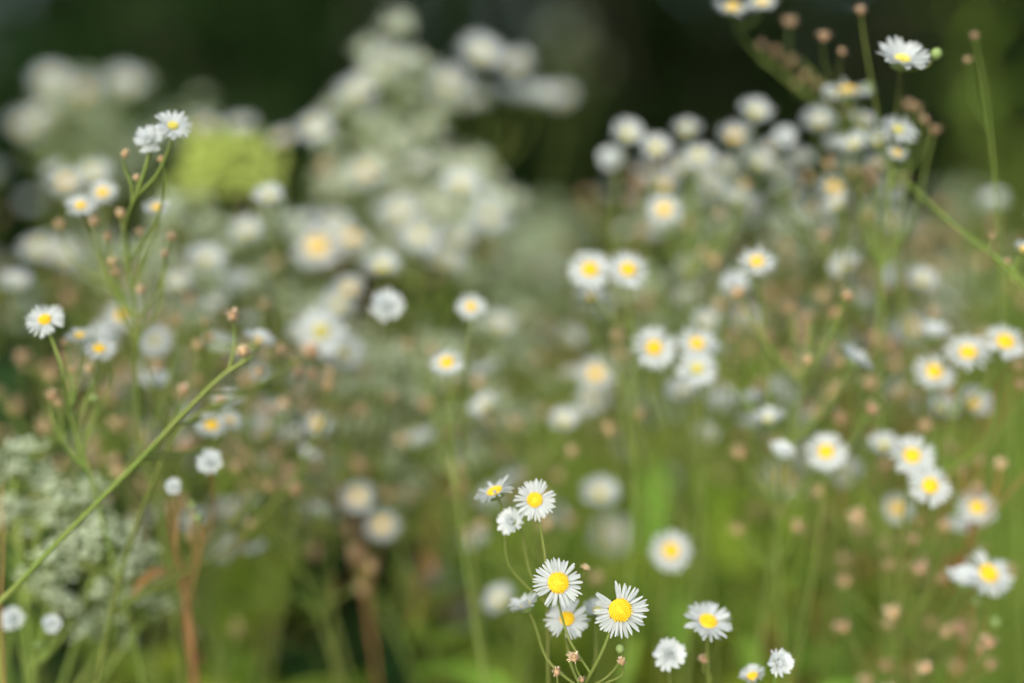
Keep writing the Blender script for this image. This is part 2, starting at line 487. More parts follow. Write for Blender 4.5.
for i in range(95):
    y = .72 + 1.5 * rnd.random() ** 1.2
    x = rnd.uniform(-1, 1) * (.08 + y * .42)
    if -.17 < x / y < -.08: continue      # the dark hollow left of the middle
    filler('green' if rnd.random() < .6 else 'yellow', x, y, rnd.uniform(.85, 1.12))
def fill_at(kind, px, py, b, s_=1.0):                 # a stalk whose top stands about there
    p = at(px, py, dist(b)); H = {'green': .62, 'yellow': .54, 'rust': .6}[kind]
    filler(kind, p.x, p.y, max(.6, p.z / H))
for a in [('yellow', 235, 570, 34), ('yellow', 215, 600, 30), ('yellow', 790, 550, 30), ('yellow', 740, 520, 34), ('yellow', 700, 470, 40), ('yellow', 770, 380, 34),
          ('yellow', 780, 590, 40), ('yellow', 470, 610, 40), ('yellow', 660, 580, 44), ('green', 880, 560, 40), ('green', 930, 600, 36), ('green', 830, 420, 40),
          ('green', 30, 420, 40), ('green', 60, 470, 45), ('green', 560, 470, 40), ('green', 620, 440, 45), ('green', 480, 520, 44), ('green', 720, 420, 44), ('yellow', 520, 560, 48),
          ('rust', 405, 520, 26), ('rust', 850, 300, 22), ('rust', 865, 280, 26), ('rust', 820, 600, 26), ('rust', 470, 480, 30), ('rust', 440, 640, 30), ('rust', 700, 560, 40), ('rust', 900, 640, 20)]:
    fill_at(*a)

# ------------------------------------------------------------------ other flowering plants: cream clusters, yellow-green plume
def cluster_mesh(seed, rx, rz, n, m, sz):
    """a loose lacy dome: little stalked tufts of fine rays with gaps between them"""
    g = random.Random(seed); mb = MB()
    for i in range(n):
        d = Vector((g.gauss(0, 1), g.gauss(0, 1), abs(g.gauss(0, 1)) * 1.1 - .2)).normalized()
        q = g.uniform(.3, 1.15)
        p = Vector((d.x * rx * q, d.y * rx * q, d.z * rz * q))
        mb.tube([p * .25 + Vector((0, 0, -.22)), p], .012, .010, 3, 1)
        ks = g.uniform(.7, 1.25)
        for k in range(9):
            a = k * .698 + g.random()
            u = (d * g.uniform(.2, 1.1) + Vector((math.cos(a), math.sin(a), .35)) * .8).normalized()
            v = u.cross(d).normalized() * sz * .2
            L = sz * ks * g.uniform(.7, 1.2)
            mb.strip([[p - v * .5, p + v * .5], [p + u * L * .7 - v, p + u * L * .7 + v], [p + u * L, p + u * L + v * .2]])
    return mb.mesh('flower_cluster', [M[m], M['stem']], False)
CL = {'cream': [cluster_mesh(1, .5, .45, 46, 'cream', .11), cluster_mesh(2, .5, .5, 42, 'cream', .12)],
      'cream_dim': [cluster_mesh(3, .5, .36, 38, 'cream_dim', .10), cluster_mesh(4, .5, .5, 34, 'cream_dim', .11)]}
def cream_plant(label, blobs, kind, base_px, leaves=6):
    """blobs: (x, y, width px, blur) flower clusters, the first the topmost"""
    b = at(*base_px[:2], dist(base_px[2])); base = Vector((b.x, b.y, 0))
    t = thing('boneset_plant', label, 'wildflower', base)
    top = at(*blobs[0][:2], dist(blobs[0][3]))
    main = curve([base, base.lerp(top, .4) + Vector((.01, .0, 0)), base.lerp(top, .75), top], 8)
    mb = MB(); mb.tube([p - base for p in main], .0028, .0012, 7)
    for x, y, w, bl in blobs:
        d = dist(bl); c = at(x, y, d); W = w * KPX * d
        n = max(3, int(w / (6.5 if len(blobs) < 12 else 8)))
        p0 = min(main, key=lambda p: abs((c.z - p.z) - (.02 + .9 * math.hypot(p.x - c.x, p.y - c.y))) + (p.z > c.z))
        hub = c - Vector((0, 0, W * .35))
        mb.tube([p - base for p in curve([p0, p0.lerp(hub, .5) + Vector((0, 0, -.004)), hub], 4)], .0013, .0009, 5)
        for k in range(n):
            a = k * 2.4 + rnd.random(); rr = W * .56 * math.sqrt((k + .3) / n)
            q = c + Vector((math.cos(a) * rr, math.sin(a) * rr, W * .15 * (1 - k / n) + rnd.gauss(0, W * .22)))
            s_ = W * rnd.uniform(.36, .60)
            mb.tube([p - base for p in curve([hub, hub.lerp(q, .6) + Vector((0, 0, -.002)), q], 3)], .0008, .0005, 4)
            link('flower_cluster', rnd.choice(CL[kind]), t, q - base, (rnd.gauss(0, .3), rnd.gauss(0, .3), rnd.random() * 6), s_)
    link('stem', mb.mesh('stem', M['stem']), t)
    for i in range(leaves):
        p = main[int(len(main) * (.3 + .45 * i / leaves))]
        link('leaf', rnd.choice(LEAF), t, p - base, (0, 0, (i % 2) * math.pi + i * .8), 1.4)
    return t
cream_plant('tall boneset with the broadest pale cream flower mass, upper middle of the meadow',
    [(392, 74, 62, 24), (430, 112, 60, 25), (400, 140, 74, 25), (415, 172, 80, 26), (452, 200, 76, 25), (375, 205, 76, 25), (420, 240, 84, 25), (345, 185, 56, 26), (490, 222, 56, 24),
     (360, 165, 60, 26), (455, 245, 60, 25), (350, 108, 44, 26), (385, 255, 60, 25), (470, 170, 44, 26)], 'cream', (430, 330, 30))
cream_plant('dim greenish white boneset against the dark wood, upper left corner',
    [(78, 98, 50, 36), (50, 112, 40, 36), (122, 92, 40, 36), (95, 140, 66, 38), (150, 150, 54, 38), (48, 150, 40, 36), (190, 130, 40, 34), (110, 180, 60, 38)], 'cream_dim', (105, 330, 42))
cream_plant('pale lacy boneset behind the thick slanting stem, lower left corner',
    [(15, 478, 60, 10), (38, 508, 50, 10), (75, 500, 56, 10), (22, 530, 50, 11), (98, 545, 74, 10), (125, 582, 64, 11), (62, 556, 64, 11), (142, 606, 50, 11), (78, 612, 56, 11), (48, 590, 50, 11), (112, 636, 46, 12)], 'cream_dim', (80, 700, 10), leaves=2)
cream_plant('faint pale boneset haze far behind the daisy pair, upper centre',
    [(540, 262, 66, 40), (525, 300, 66, 40), (560, 240, 54, 42), (505, 335, 60, 40), (565, 300, 50, 42)], 'cream_dim', (535, 400, 52))
cream_plant('washed out pale boneset behind the rust stalks at the middle of the meadow',
    [(395, 375, 70, 20), (360, 395, 64, 20), (430, 415, 70, 21), (390, 435, 70, 21), (475, 390, 64, 21), (505, 425, 60, 22), (440, 370, 64, 21), (415, 470, 64, 22), (470, 450, 64, 22), (350, 440, 56, 21), (520, 370, 58, 22), (500, 340, 56, 22)], 'cream_dim', (420, 580, 30))
cream_plant('soft pale green boneset filling the gaps among the tan seed heads, left of the middle',
    [(270, 240, 64, 21), (225, 290, 64, 21), (285, 300, 64, 21), (190, 230, 60, 21), (150, 270, 60, 22), (240, 350, 60, 23), (300, 385, 64, 23), (190, 320, 56, 23), (345, 345, 60, 23), (110, 280, 54, 23), (210, 255, 60, 23)], 'cream_dim', (250, 480, 30))
cream_plant('soft pale green boneset behind the tight trio of daisies, right of the middle',
    [(690, 240, 60, 24), (740, 290, 60, 25), (640, 310, 56, 25), (790, 260, 60, 25), (700, 410, 50, 28), (620, 390, 54, 28), (840, 250, 56, 25), (900, 240, 50, 26), (720, 200, 56, 24)], 'cream_dim', (720, 500, 32))
cream_plant('faint round boneset blur against the black shade at the top',
    [(565, 52, 36, 62), (590, 70, 20, 62), (545, 78, 20, 62)], 'cream_dim', (575, 200, 62))
cream_plant('dim pale boneset blur left of the red brown stalk on the right',
    [(940, 275, 60, 38), (905, 285, 50, 38), (955, 210, 44, 48), (960, 320, 40, 42)], 'cream_dim', (930, 420, 46))

def plume_plant():
    c = at(225, 185, dist(24)); base = Vector((c.x + .01, c.y + .04, 0))
    t = thing('goldenrod_plant', 'feathery yellow green plume not yet in bloom, upper left among white daisies', 'wildflower', base)
    hub = at(226, 205, dist(24)); top = at(226, 176, dist(24)); RR = .024
    main = curve([base, base.lerp(hub, .5), hub, top], 8)
    mb = MB(); mb.tube([p - base for p in main], .0016, .0007, 6)
    for k in range(44):
        z = 1 - 1.55 * (k + .5) / 44; a = k * 2.4; q = math.sqrt(max(0, 1 - z * z))
        tip = top + Vector((math.cos(a) * q, math.sin(a) * q, z * .85)) * RR * (.55 + .5 * rnd.random())
        p0 = hub.lerp(top, rnd.uniform(.2, 1))
        pts = curve([p0, p0.lerp(tip, .6) + Vector((0, 0, .003)), tip + Vector((0, 0, -.001))], 5)
        mb.tube([p - base for p in pts], .0005, .0003, 4)
        pl = MB()
        for j in range(26):
            p = pts[4 + int((len(pts) - 4) * rnd.random())]
            pl.blob(p - base + Vector((rnd.gauss(0, .0022), rnd.gauss(0, .0022), rnd.gauss(.001, .0022))), .0010, .0018, 5, 3, Vector((rnd.gauss(0, .6), rnd.gauss(0, .6), 1)))
        link('plume', pl.mesh('plume', M['plume']), t)
    link('stem', mb.mesh('stem', M['stem']), t)
plume_plant()

# spent fleabane: sprays of tan seed heads with a few small white flowers, between and behind the daisies
def spray_proto(seed, H, nh, white):
    g = random.Random(seed)
    main = curve([Vector((0, 0, 0)), Vector((g.gauss(0, .012), g.gauss(0, .012), H * .45)), Vector((g.gauss(0, .02), g.gauss(0, .02), H * .8)), Vector((g.gauss(0, .02), g.gauss(0, .02), H))], 7)
    mb = MB(); mb.tube(main, .0014, .0005, 5); out = []
    for i in range(nh):
        t = .84 + .16 * (i / nh); p = main[int(t * (len(main) - 1))]
        a = i * 2.4 + g.random(); rr = g.uniform(.008, .030) * (1.2 - .5 * i / nh)
        tip = p + Vector((math.cos(a) * rr, math.sin(a) * rr, rr * g.uniform(.7, 1.4)))
        mb.tube(curve([p, p.lerp(tip, .5) + Vector((math.cos(a), math.sin(a), 0)) * rr * .12, tip], 4), .0006, .0004, 4)
        ax = Vector((math.cos(a) * .4, math.sin(a) * .4 - .35, 1)).normalized().to_track_quat('Z', 'Y').to_euler()
        if g.random() < white: out.append(('flower', g.choice(HEADS['c'] + HEADS['w']), tip, ax, g.uniform(.0055, .0075)))
        else: out.append(('seed_head', g.choice(DRY), tip, ax, g.uniform(.0026, .0038)))
    res = [('stem', mb.mesh('stem', M['stem']), Vector((0, 0, 0)), (0, 0, 0), 1.0)] + out
    for i in range(8):
        p = main[int((.2 + .6 * i / 8) * (len(main) - 1))]
        res.append(('leaf', g.choice(LEAF), p.copy(), (g.gauss(0, .2), 0, i * 2.4), g.uniform(.7, 1.1)))
    return res, tip
SPRAY = [spray_proto(20 + i, .7, 16 + i, .3 if i % 2 else .05) for i in range(6)]
def spray(px, py, b):
    if 300 < px < 372: return
    p = at(px, py, dist(b)); s_ = p.z / .7; i = rnd.randrange(6)
    t = thing('spent_fleabane', 'blurred fleabane spray of tan seed heads and small pale flowers deep among the stems', 'wildflower', (p.x, p.y, 0), 'spent fleabane sprays behind the sharper daisies')
    t.rotation_euler = (rnd.gauss(0, .03), rnd.gauss(0, .03), rnd.random() * 6.28)
    t.scale = (1, 1, s_)
    for nm, me, q, ro, sc in SPRAY[i][0]:
        o = link(nm, me, t, q, ro, (sc, sc, sc / s_) if nm != 'stem' else sc)
        if nm == 'flower': link('disc', DISC_P[0], o, scale=.85); link('calyx', CAL[0], o)
for i in range(20):   # left half, upper middle
    spray(rnd.uniform(60, 340), rnd.uniform(200, 380), rnd.uniform(20, 36))
for i in range(13):
    spray(rnd.uniform(340, 620), rnd.uniform(290, 460), rnd.uniform(26, 42))
for i in range(22):
    spray(rnd.uniform(620, 960), rnd.uniform(180, 360), rnd.uniform(22, 40))

for i in range(8):    # nearer sprays, so that their small heads still show
    spray(rnd.uniform(180, 300), rnd.uniform(340, 430), rnd.uniform(14, 22))
for i in range(4):
    spray(rnd.uniform(400, 540), rnd.uniform(350, 410), rnd.uniform(16, 24))
for i in range(9):
    spray(rnd.uniform(680, 900), rnd.uniform(190, 320), rnd.uniform(14, 24))
for i in range(2):
    spray(rnd.uniform(880, 1000), rnd.uniform(480, 560), rnd.uniform(12, 22))

DARK = [leaf_mesh('leaf', .060, .030, 'dark_leaf', .9, 31), leaf_mesh('leaf', .050, .024, 'dark_leaf', 1.2, 32)]  # near-black leaves for weeds added to stand in for shade in the hollows
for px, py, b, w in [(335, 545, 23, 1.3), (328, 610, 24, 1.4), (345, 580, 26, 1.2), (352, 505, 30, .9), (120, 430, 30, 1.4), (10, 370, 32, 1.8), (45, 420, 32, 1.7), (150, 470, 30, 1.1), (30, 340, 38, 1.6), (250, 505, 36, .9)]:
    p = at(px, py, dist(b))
    t = thing('hollow_shade_weed', 'added dark leafy weed standing in for shade in a hollow between the stems', 'weed', (p.x, p.y, 0), 'dark weeds standing in for shade among the stems')
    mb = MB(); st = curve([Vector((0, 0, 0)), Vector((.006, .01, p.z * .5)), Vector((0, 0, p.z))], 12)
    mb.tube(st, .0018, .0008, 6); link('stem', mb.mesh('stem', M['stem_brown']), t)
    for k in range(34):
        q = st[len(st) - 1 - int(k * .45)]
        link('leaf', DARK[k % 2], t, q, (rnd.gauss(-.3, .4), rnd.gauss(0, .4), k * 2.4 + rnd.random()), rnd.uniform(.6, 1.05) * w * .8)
for px, py, b in [(1000, 60, 58), (965, 130, 60), (1030, 120, 55), (985, 200, 60), (1010, 230, 52), (940, 220, 62), (560, 190, 62), (600, 230, 60), (570, 250, 56), (540, 200, 66), (1020, 20, 60)]:
    fill_at('green', px, py, b)

BROAD = [leaf_mesh('leaf', .062, .026, 'leaf_yellow', .7, 8), leaf_mesh('leaf', .075, .028, 'leaf_yellow', .95, 9)]
for px, py, b in [(750, 470, 30), (810, 520, 30), (560, 520, 36), (700, 610, 34), (900, 540, 34), (850, 590, 32), (610, 470, 38), (520, 450, 40), (235, 585, 28), (215, 630, 24), (795, 580, 26), (720, 545, 34), (690, 500, 36), (770, 400, 32), (640, 440, 38), (930, 610, 30), (480, 650, 34), (880, 640, 34), (60, 400, 48), (550, 590, 40), (292, 575, 27)]:
    p = at(px, py, dist(b))
    t = thing('broadleaf_weed', 'soft yellow green weed with a few broad drooping leaves between the flower stems', 'weed', (p.x, p.y, 0), 'broad leaved weeds between the stems')
    mb = MB(); st = curve([Vector((0, 0, 0)), Vector((.008, .004, p.z * .5)), Vector((0, 0, p.z))], 8)
    mb.tube(st, .0018, .0008, 6); link('stem', mb.mesh('stem', M['stem']), t)
    for k in range(7):
        q = st[len(st) - 1 - int(k * 1.2)]
        link('leaf', BROAD[k % 2], t, q, (rnd.gauss(0, .3), rnd.gauss(0, .3), k * 2.4 + rnd.random()), rnd.uniform(.8, 1.25))

# ------------------------------------------------------------------ the daisies (fleabane), plant by plant
plant('two sharpest white daisies with golden centres, in focus at the bottom',
    [(620, 610, 'f', 56, 0, .80, .08), (558, 583, 'f', 51, 0, .66, -.05), (567, 619, 'o', 44, 3, .55, .05), (526, 606, 'c', 34, 3, .02, -.45), (598, 611, 'c', 30, 5, .25, .1),
     (620, 649, 'g', 17, 1, .2, 0), (574, 658, 'd', 15, 0), (557, 672, 'd', 13, 0), (622, 662, 'd', 14, 1), (582, 680, 'd', 12, 0)],
    via=[(603, 650, 0), (582, 690, 1)], leaves=0, r=.0006)
plant('fleabane stalk with one face on daisy between two sideways ones, just above the sharpest pair',
    [(535, 500, 'o', 41, 2, .66, .0), (495, 492, 's', 41, 3, .10, -.32), (512, 522, 'w', 28, 3, .2, -.4), (586, 568, 'd', 10, 3)], via=[(545, 555, 2), (548, 640, 4)], leaf_from=.2, r=.0006)
plant('ragged half open daisy over a white bud on one stalk, right of the sharpest pair',
    [(708, 622, 's', 48, 4, .34, .1), (669, 655, 'w', 33, 4, .22, -.15), (704, 660, 'd', 13, 5)], leaf_from=.16, r=.0006)
plant('fleabane stalk with two closed white buds at the bottom edge',
    [(778, 663, 'w', 28, 3, .3, .2), (753, 677, 'c', 28, 4, .25, -.1)], leaf_from=.2, r=.0006)
plant('single blurred daisy with greenish yellow centre above the ragged half open one',
    [(671, 551, 'o', 42, 12, .62, 0)], leaf_from=.2)
plant('tight trio of yellow eyed daisies over a white one, right of the middle',
    [(697, 344, 'o', 42, 10, .5, .05), (654, 348, 'o', 45, 9, .6, 0), (697, 369, 'o', 43, 9, .5, .05), (684, 394, 'c', 40, 13, .3, 0), (705, 435, 'c', 26, 16), (730, 336, 'd', 15, 13), (640, 415, 'd', 14, 12), (610, 430, 'd', 18, 13), (706, 323, 'c', 30, 16)], leaf_from=.14)
plant('fleabane with two daisies side by side and a pale one below, upper middle',
    [(628, 270, 'o', 43, 9, .55, .05), (590, 270, 'o', 45, 9, .55, -.05), (592, 298, 'c', 32, 11, .3, 0), (618, 336, 'd', 17, 13), (622, 356, 'd', 17, 14)], leaf_from=.14)
plant('fleabane with two daisies one over the other, blurred left of the tight trio',
    [(596, 374, 'o', 38, 16, .5, 0), (592, 398, 'o', 34, 17, .5, 0), (577, 416, 'c', 24, 17), (570, 375, 'c', 18, 18)], leaf_from=.12)
plant('fleabane with one wide sideways daisy beside a small round bud, upper right',
    [(902, 60, 'c', 52, 5, .36, .0), (936, 54, 'g', 21, 5, .3, .3)], via=[(899, 95, 8), (890, 175, 12)], leaf_from=.25)
plant('fleabane with a flat blurred white daisy and green bud under the wide sideways one',
    [(848, 92, 's', 48, 11, .14, -.1), (868, 88, 'g', 18, 12), (835, 96, 'c', 24, 13)], leaf_from=.2)
plant('fleabane with a crowded row of daisies and a yellow eyed bud, upper right',
    [(898, 130, 'o', 40, 8, .42, .1), (855, 146, 'c', 40, 11, .35, -.2), (879, 142, 'c', 32, 13), (897, 153, 'o', 22, 8, .4, .1), (876, 166, 'c', 26, 13), (868, 172, 'd', 15, 12), (925, 120, 'd', 14, 10), (910, 105, 'd', 16, 12), (935, 130, 'd', 13, 10), (918, 108, 'd', 11, 11), (905, 178, 'd', 13, 12), (885, 180, 'c', 24, 14), (862, 122, 'c', 26, 14)], leaf_from=.16)
plant('fleabane with four cupped daisies in a row against the dark wood, upper right',
    [(819, 123, 'c', 36, 17, .3, 0), (784, 138, 'w', 24, 14), (755, 113, 'c', 34, 15, .35, .1), (735, 138, 'c', 36, 17), (830, 165, 'd', 16, 14), (800, 160, 'c', 28, 19), (808, 178, 'd', 16, 16), (838, 146, 'c', 30, 15), (778, 172, 'c', 28, 18), (790, 190, 'c', 26, 19), (770, 150, 'c', 26, 18), (852, 172, 'd', 13, 14)], leaf_from=.14)
plant('two yellow eyed daisy cups and a closed one, left end of the upper right daisies',
    [(627, 135, 'c', 34, 15, .5, 0), (656, 149, 'c', 33, 14, .5, 0), (611, 160, 'w', 26, 16), (640, 185, 'd', 18, 16), (632, 200, 'd', 16, 18)], leaf_from=.12)
plant('fleabane with a dense stack of many blurred daisies, left of the upper right row',
    [(699, 156, 'o', 36, 15, .45, 0), (687, 131, 'c', 28, 17), (664, 186, 'c', 34, 17), (664, 210, 'o', 38, 14, .5, 0), (714, 190, 'c', 36, 17), (736, 201, 'c', 34, 16), (758, 165, 'c', 36, 16, .3, .1), (705, 175, 'c', 28, 18), (745, 185, 'd', 16, 15), (690, 225, 'd', 16, 17), (642, 230, 'd', 16, 17), (720, 215, 'd', 15, 14), (680, 168, 'c', 28, 18), (724, 168, 'c', 28, 17), (745, 152, 'c', 26, 17), (704, 205, 'c', 28, 18), (748, 222, 'c', 26, 18), (655, 165, 'd', 14, 16), (725, 230, 'c', 26, 20), (650, 235, 'c', 26, 20)], leaf_from=.12)
plant('fleabane cut by the top edge, two pale daisies over tan seed heads',
    [(733, 8, 'o', 40, 10, .28, 0), (762, 1, 'o', 30, 11, .4, 0), (790, 22, 'd', 16, 12), (776, 52, 'd', 13, 14), (762, 46, 'd', 12, 14), (790, 62, 'd', 13, 15), (806, 76, 'd', 12, 14), (818, 84, 'd', 13, 14), (832, 100, 'd', 12, 14), (796, 84, 'd', 11, 15), (846, 112, 'd', 12, 14)], stem='stem', via=[(744, 40, 13), (785, 78, 14), (850, 130, 15), (880, 210, 16)], leaf_from=.2, r=.0003, rb=.0007)
plant('fleabane with a yellow eyed daisy over large pale blurs, right of the dense stack',
    [(834, 188, 'o', 36, 14, .45, 0), (890, 221, 'o', 36, 15, .4, 0), (888, 196, 'c', 30, 17), (868, 212, 'c', 28, 18), (812, 222, 'c', 48, 28), (785, 228, 'c', 34, 27), (862, 190, 'd', 17, 13), (875, 180, 'd', 15, 12), (846, 205, 'd', 15, 14)], leaf_from=.1)
plant('fleabane with pale blurred daisies loosely stacked beneath the dense stack',
    [(690, 272, 'c', 34, 17, .45, 0), (690, 298, 'c', 28, 19), (733, 286, 'w', 30, 12), (650, 300, 'd', 14, 17), (715, 262, 'd', 15, 15), (704, 255, 'd', 14, 16), (745, 310, 'd', 15, 14), (760, 330, 'd', 17, 13), (720, 305, 'd', 15, 14)], leaf_from=.1)
plant('single clear daisy with golden centre standing alone above the tight trio',
    [(757, 262, 'o', 38, 9, .38, .05)], leaf_from=.15)
plant('fleabane with three slanted daisies over two pale ones at the right edge',
    [(968, 353, 's', 46, 9, .4, -.2), (934, 372, 'o', 44, 10, .5, .1), (1005, 342, 'o', 44, 8, .45, .15), (942, 409, 'c', 34, 13, .4, 0), (973, 403, 'c', 36, 13, .45, .1), (1018, 366, 'd', 18, 10), (1022, 385, 'd', 14, 10), (920, 395, 'd', 14, 13)], leaf_from=.12)
plant('two large blurred pale daisies left of the three slanted ones at the right edge',
    [(911, 328, 'o', 38, 19, .42, .0), (884, 345, 'c', 34, 20, .4, 0)], leaf_from=.12)
plant('single round blurred daisy right of the middle, beside the rust stalk',
    [(826, 452, 'o', 43, 9, .52, -.05)], leaf_from=.2)
plant('fleabane with four daisies stepping down, lower right',
    [(912, 456, 'o', 46, 8, .48, .05), (884, 446, 'c', 32, 11, .35, -.1), (930, 486, 'o', 44, 7, .62, .05), (897, 509, 'o', 34, 14, .5, 0), (915, 540, 'd', 18, 11), (946, 527, 'd', 15, 10), (918, 522, 'd', 14, 12), (885, 545, 'd', 15, 14)], leaf_from=.12)
plant('single daisy hooded by tan seed heads on the red brown stalk, lower right',
    [(977, 508, 'o', 40, 11, .42, .25), (962, 470, 'd', 18, 11), (978, 490, 'd', 16, 11), (1001, 465, 'd', 17, 10), (980, 462, 'd', 13, 12)], stem='stem_rust', via=[(968, 545, 12), (925, 625, 18)], leaf_from=.1)
plant('single wide daisy over small green buds, far lower right',
    [(988, 574, 'o', 52, 8, .45, .1), (976, 601, 'g', 15, 9), (995, 622, 'g', 18, 9)], via=[(980, 610, 10), (965, 680, 12)], leaf_from=.14)
plant('large faint daisy blur left of the single round one, lower right',
    [(786, 478, 'o', 44, 22, .5, 0), (766, 480, 'c', 30, 24), (845, 560, 'd', 16, 16), (862, 530, 'd', 18, 16)], leaf_from=.14)

# left half
plant('fleabane with a bright sideways daisy leaning over a round white bud, upper left',
    [(150, 141, 'w', 30, 5, .25, .0), (173, 126, 's', 37, 4, .42, .3), (125, 154, 'd', 12, 5), (161, 159, 'd', 12, 5), (137, 178, 'd', 11, 5), (157, 208, 's', 28, 7, .3, .1), (121, 214, 'd', 13, 6), (94, 222, 'd', 14, 7), (108, 238, 'd', 14, 7), (112, 262, 'd', 13, 7), (115, 272, 'd', 12, 7), (140, 232, 'd', 12, 7), (171, 237, 'd', 13, 6), (165, 254, 'd', 10, 6), (141, 290, 'd', 12, 6)],
    via=[(146, 166, 5), (138, 190, 5), (124, 235, 6), (134, 300, 7), (140, 440, 9), (160, 520, 10)], leaves=3, leaf_from=.3, r=.0007)
plant('fleabane with two small yellow eyed daisies close together, upper left edge',
    [(81, 206, 's', 30, 7, .4, .05), (103, 193, 's', 30, 9, .45, .1), (60, 225, 'd', 12, 10)], via=[(88, 228, 8), (118, 290, 9)], leaf_from=.14)
plant('two hazy daisies with yellow eyes behind the close pair, upper left',
    [(93, 172, 'o', 36, 18, .4, 0), (66, 182, 'o', 36, 19, .4, 0), (55, 172, 'c', 24, 22)], leaf_from=.1)
plant('fleabane with one round daisy and two sideways ones, middle of the left edge',
    [(45, 320, 'o', 39, 5, .5, -.05), (80, 336, 's', 29, 6, .2, .0), (99, 349, 's', 34, 6, .32, .25), (65, 343, 'd', 12, 6), (72, 370, 'd', 13, 6), (90, 369, 'd', 14, 6), (52, 396, 'd', 15, 6), (58, 403, 'd', 12, 6), (94, 398, 'g', 14, 6), (72, 414, 'g', 14, 6), (110, 362, 'g', 10, 7)],
    via=[(60, 362, 5), (72, 420, 6), (92, 480, 7)], leaf_from=.2, r=.0006)
plant('two blurred daisies side by side behind the brown stem, left',
    [(155, 341, 'o', 36, 13, .45, .05), (122, 316, 'o', 36, 11, .42, .3), (158, 366, 'd', 15, 10)], leaf_from=.16)
plant('soft pale daisies out of focus along the left edge, above the round one',
    [(39, 248, 'o', 38, 22, .42, 0), (64, 256, 'c', 36, 22, .4, 0), (16, 284, 'c', 34, 17, .35, 0), (70, 300, 'd', 18, 18)], leaf_from=.12)
plant('thick green stem slanting up to the right with spent tan heads, lower left',
    [(258, 342, 'c', 36, 7, .1, .35), (233, 316, 'd', 18, 5), (244, 352, 'd', 19, 5), (212, 426, 's', 34, 8, .35, -.1), (229, 421, 's', 28, 9, .3, .3), (184, 391, 'd', 15, 6), (221, 401, 'd', 17, 7), (205, 322, 'd', 14, 9), (210, 338, 'd', 14, 9), (178, 320, 'd', 13, 10), (260, 372, 'd', 14, 7), (198, 345, 'd', 13, 9)],
    via=[(246, 360, 5), (226, 373, 5), (187, 410, 5), (140, 460, 5), (70, 530, 5), (8, 594, 5), (-40, 640, 5)], leaves=0, r=.00065, rb=.0012)
plant('green side stem running up to dark spent heads right of the slanting stem',
    [(312, 352, 'd', 20, 9), (298, 372, 'd', 18, 9), (328, 385, 'd', 18, 11), (330, 372, 'd', 15, 11), (285, 405, 'd', 18, 12), (270, 412, 'd', 16, 13), (282, 350, 'd', 18, 9), (268, 338, 'd', 15, 9)],
    via=[(292, 366, 8), (250, 390, 7), (185, 424, 6), (150, 490, 6), (118, 585, 7), (96, 690, 8)], leaves=0, r=.0007, rb=.0011)
plant('white cupped daisy seen from the side with green buds beneath, lower left',
    [(210, 463, 'w', 27, 6, .3, .05), (174, 487, 'w', 17, 6), (192, 505, 'g', 14, 7), (198, 518, 'g', 14, 7)], via=[(212, 520, 10), (186, 585, 11), (194, 683, 12)], stem='stem_brown', leaves=2, leaf_from=.2)
plant('two small closed white daisies in the lower left corner',
    [(14, 619, 'w', 25, 7, .4, 0), (52, 624, 'w', 19, 7, .3, .2), (38, 645, 'g', 14, 8)], leaf_from=.12)
plant('fleabane with one big orange yellow centre among white petals, left of the middle',
    [(321, 332, 'o', 54, 14, .62, 0), (344, 354, 'c', 40, 16, .5, .2), (338, 306, 'c', 38, 17, .4, 0), (349, 290, 'c', 32, 17), (298, 334, 'c', 24, 16), (264, 305, 'd', 16, 12)], leaf_from=.16)
plant('large hazy white daisies with a faint yellow eye, left of the cream flower mass',
    [(318, 247, 'o', 52, 20, .5, 0), (352, 238, 'o', 36, 20, .4, 0), (300, 226, 'c', 40, 22), (334, 226, 'c', 36, 22)], leaf_from=.12)
plant('two blurred white daisies with no eye showing, beneath the cream flower mass',
    [(382, 268, 'c', 38, 15, .35, 0), (387, 307, 'w', 34, 10, .35, 0)], leaf_from=.14)
plant('small single daisy with a soft yellow eye, right under the cream flower mass',
    [(471, 307, 'o', 31, 9, .5, 0)], leaf_from=.14)
plant('small single daisy with a deep yellow eye at the centre of the meadow',
    [(447, 363, 'o', 36, 8, .42, 0), (432, 350, 'd', 12, 14)], leaf_from=.14)
plant('row of three small faded daisies over tan seed heads, left below the orange centred one',
    [(318, 424, 'o', 30, 14, .4, 0), (290, 438, 'c', 30, 16), (264, 430, 'c', 28, 16), (290, 470, 'd', 18, 14), (262, 480, 'd', 18, 14), (275, 455, 'd', 16, 14), (255, 462, 'd', 14, 14), (290, 486, 'd', 18, 14)], leaf_from=.14)
plant('two blurred yellowish daisies one below the other, left of the bottom centre',
    [(358, 497, 'o', 34, 17, .48, 0), (382, 525, 'o', 36, 18, .48, 0), (348, 530, 'd', 16, 18), (356, 555, 'd', 22, 18), (362, 590, 'd', 20, 18)], stem='stem_brown', leaf_from=.12)
plant('pair of very soft white spots low in the meadow, left of the sharpest daisies',
    [(430, 578, 'c', 44, 34, .5, 0), (461, 610, 'c', 38, 34, .5, 0)], leaf_from=.1)
plant('one faint white spot at the bottom beside the dark hollow',
    [(290, 660, 'c', 36, 28, .5, 0)], leaf_from=.1)
plant('yellow eyed daisy standing against the dark wood, between the plume and the cream mass',
    [(315, 127, 'o', 38, 22, .42, 0), (283, 140, 'c', 26, 24), (240, 128, 'c', 32, 26), (205, 128, 'c', 28, 26)], leaf_from=.1)
plant('small white daisy in front of the yellow green plume',
    [(269, 197, 'c', 31, 13, .4, 0), (246, 233, 'c', 34, 18, .4, 0)], leaf_from=.1)
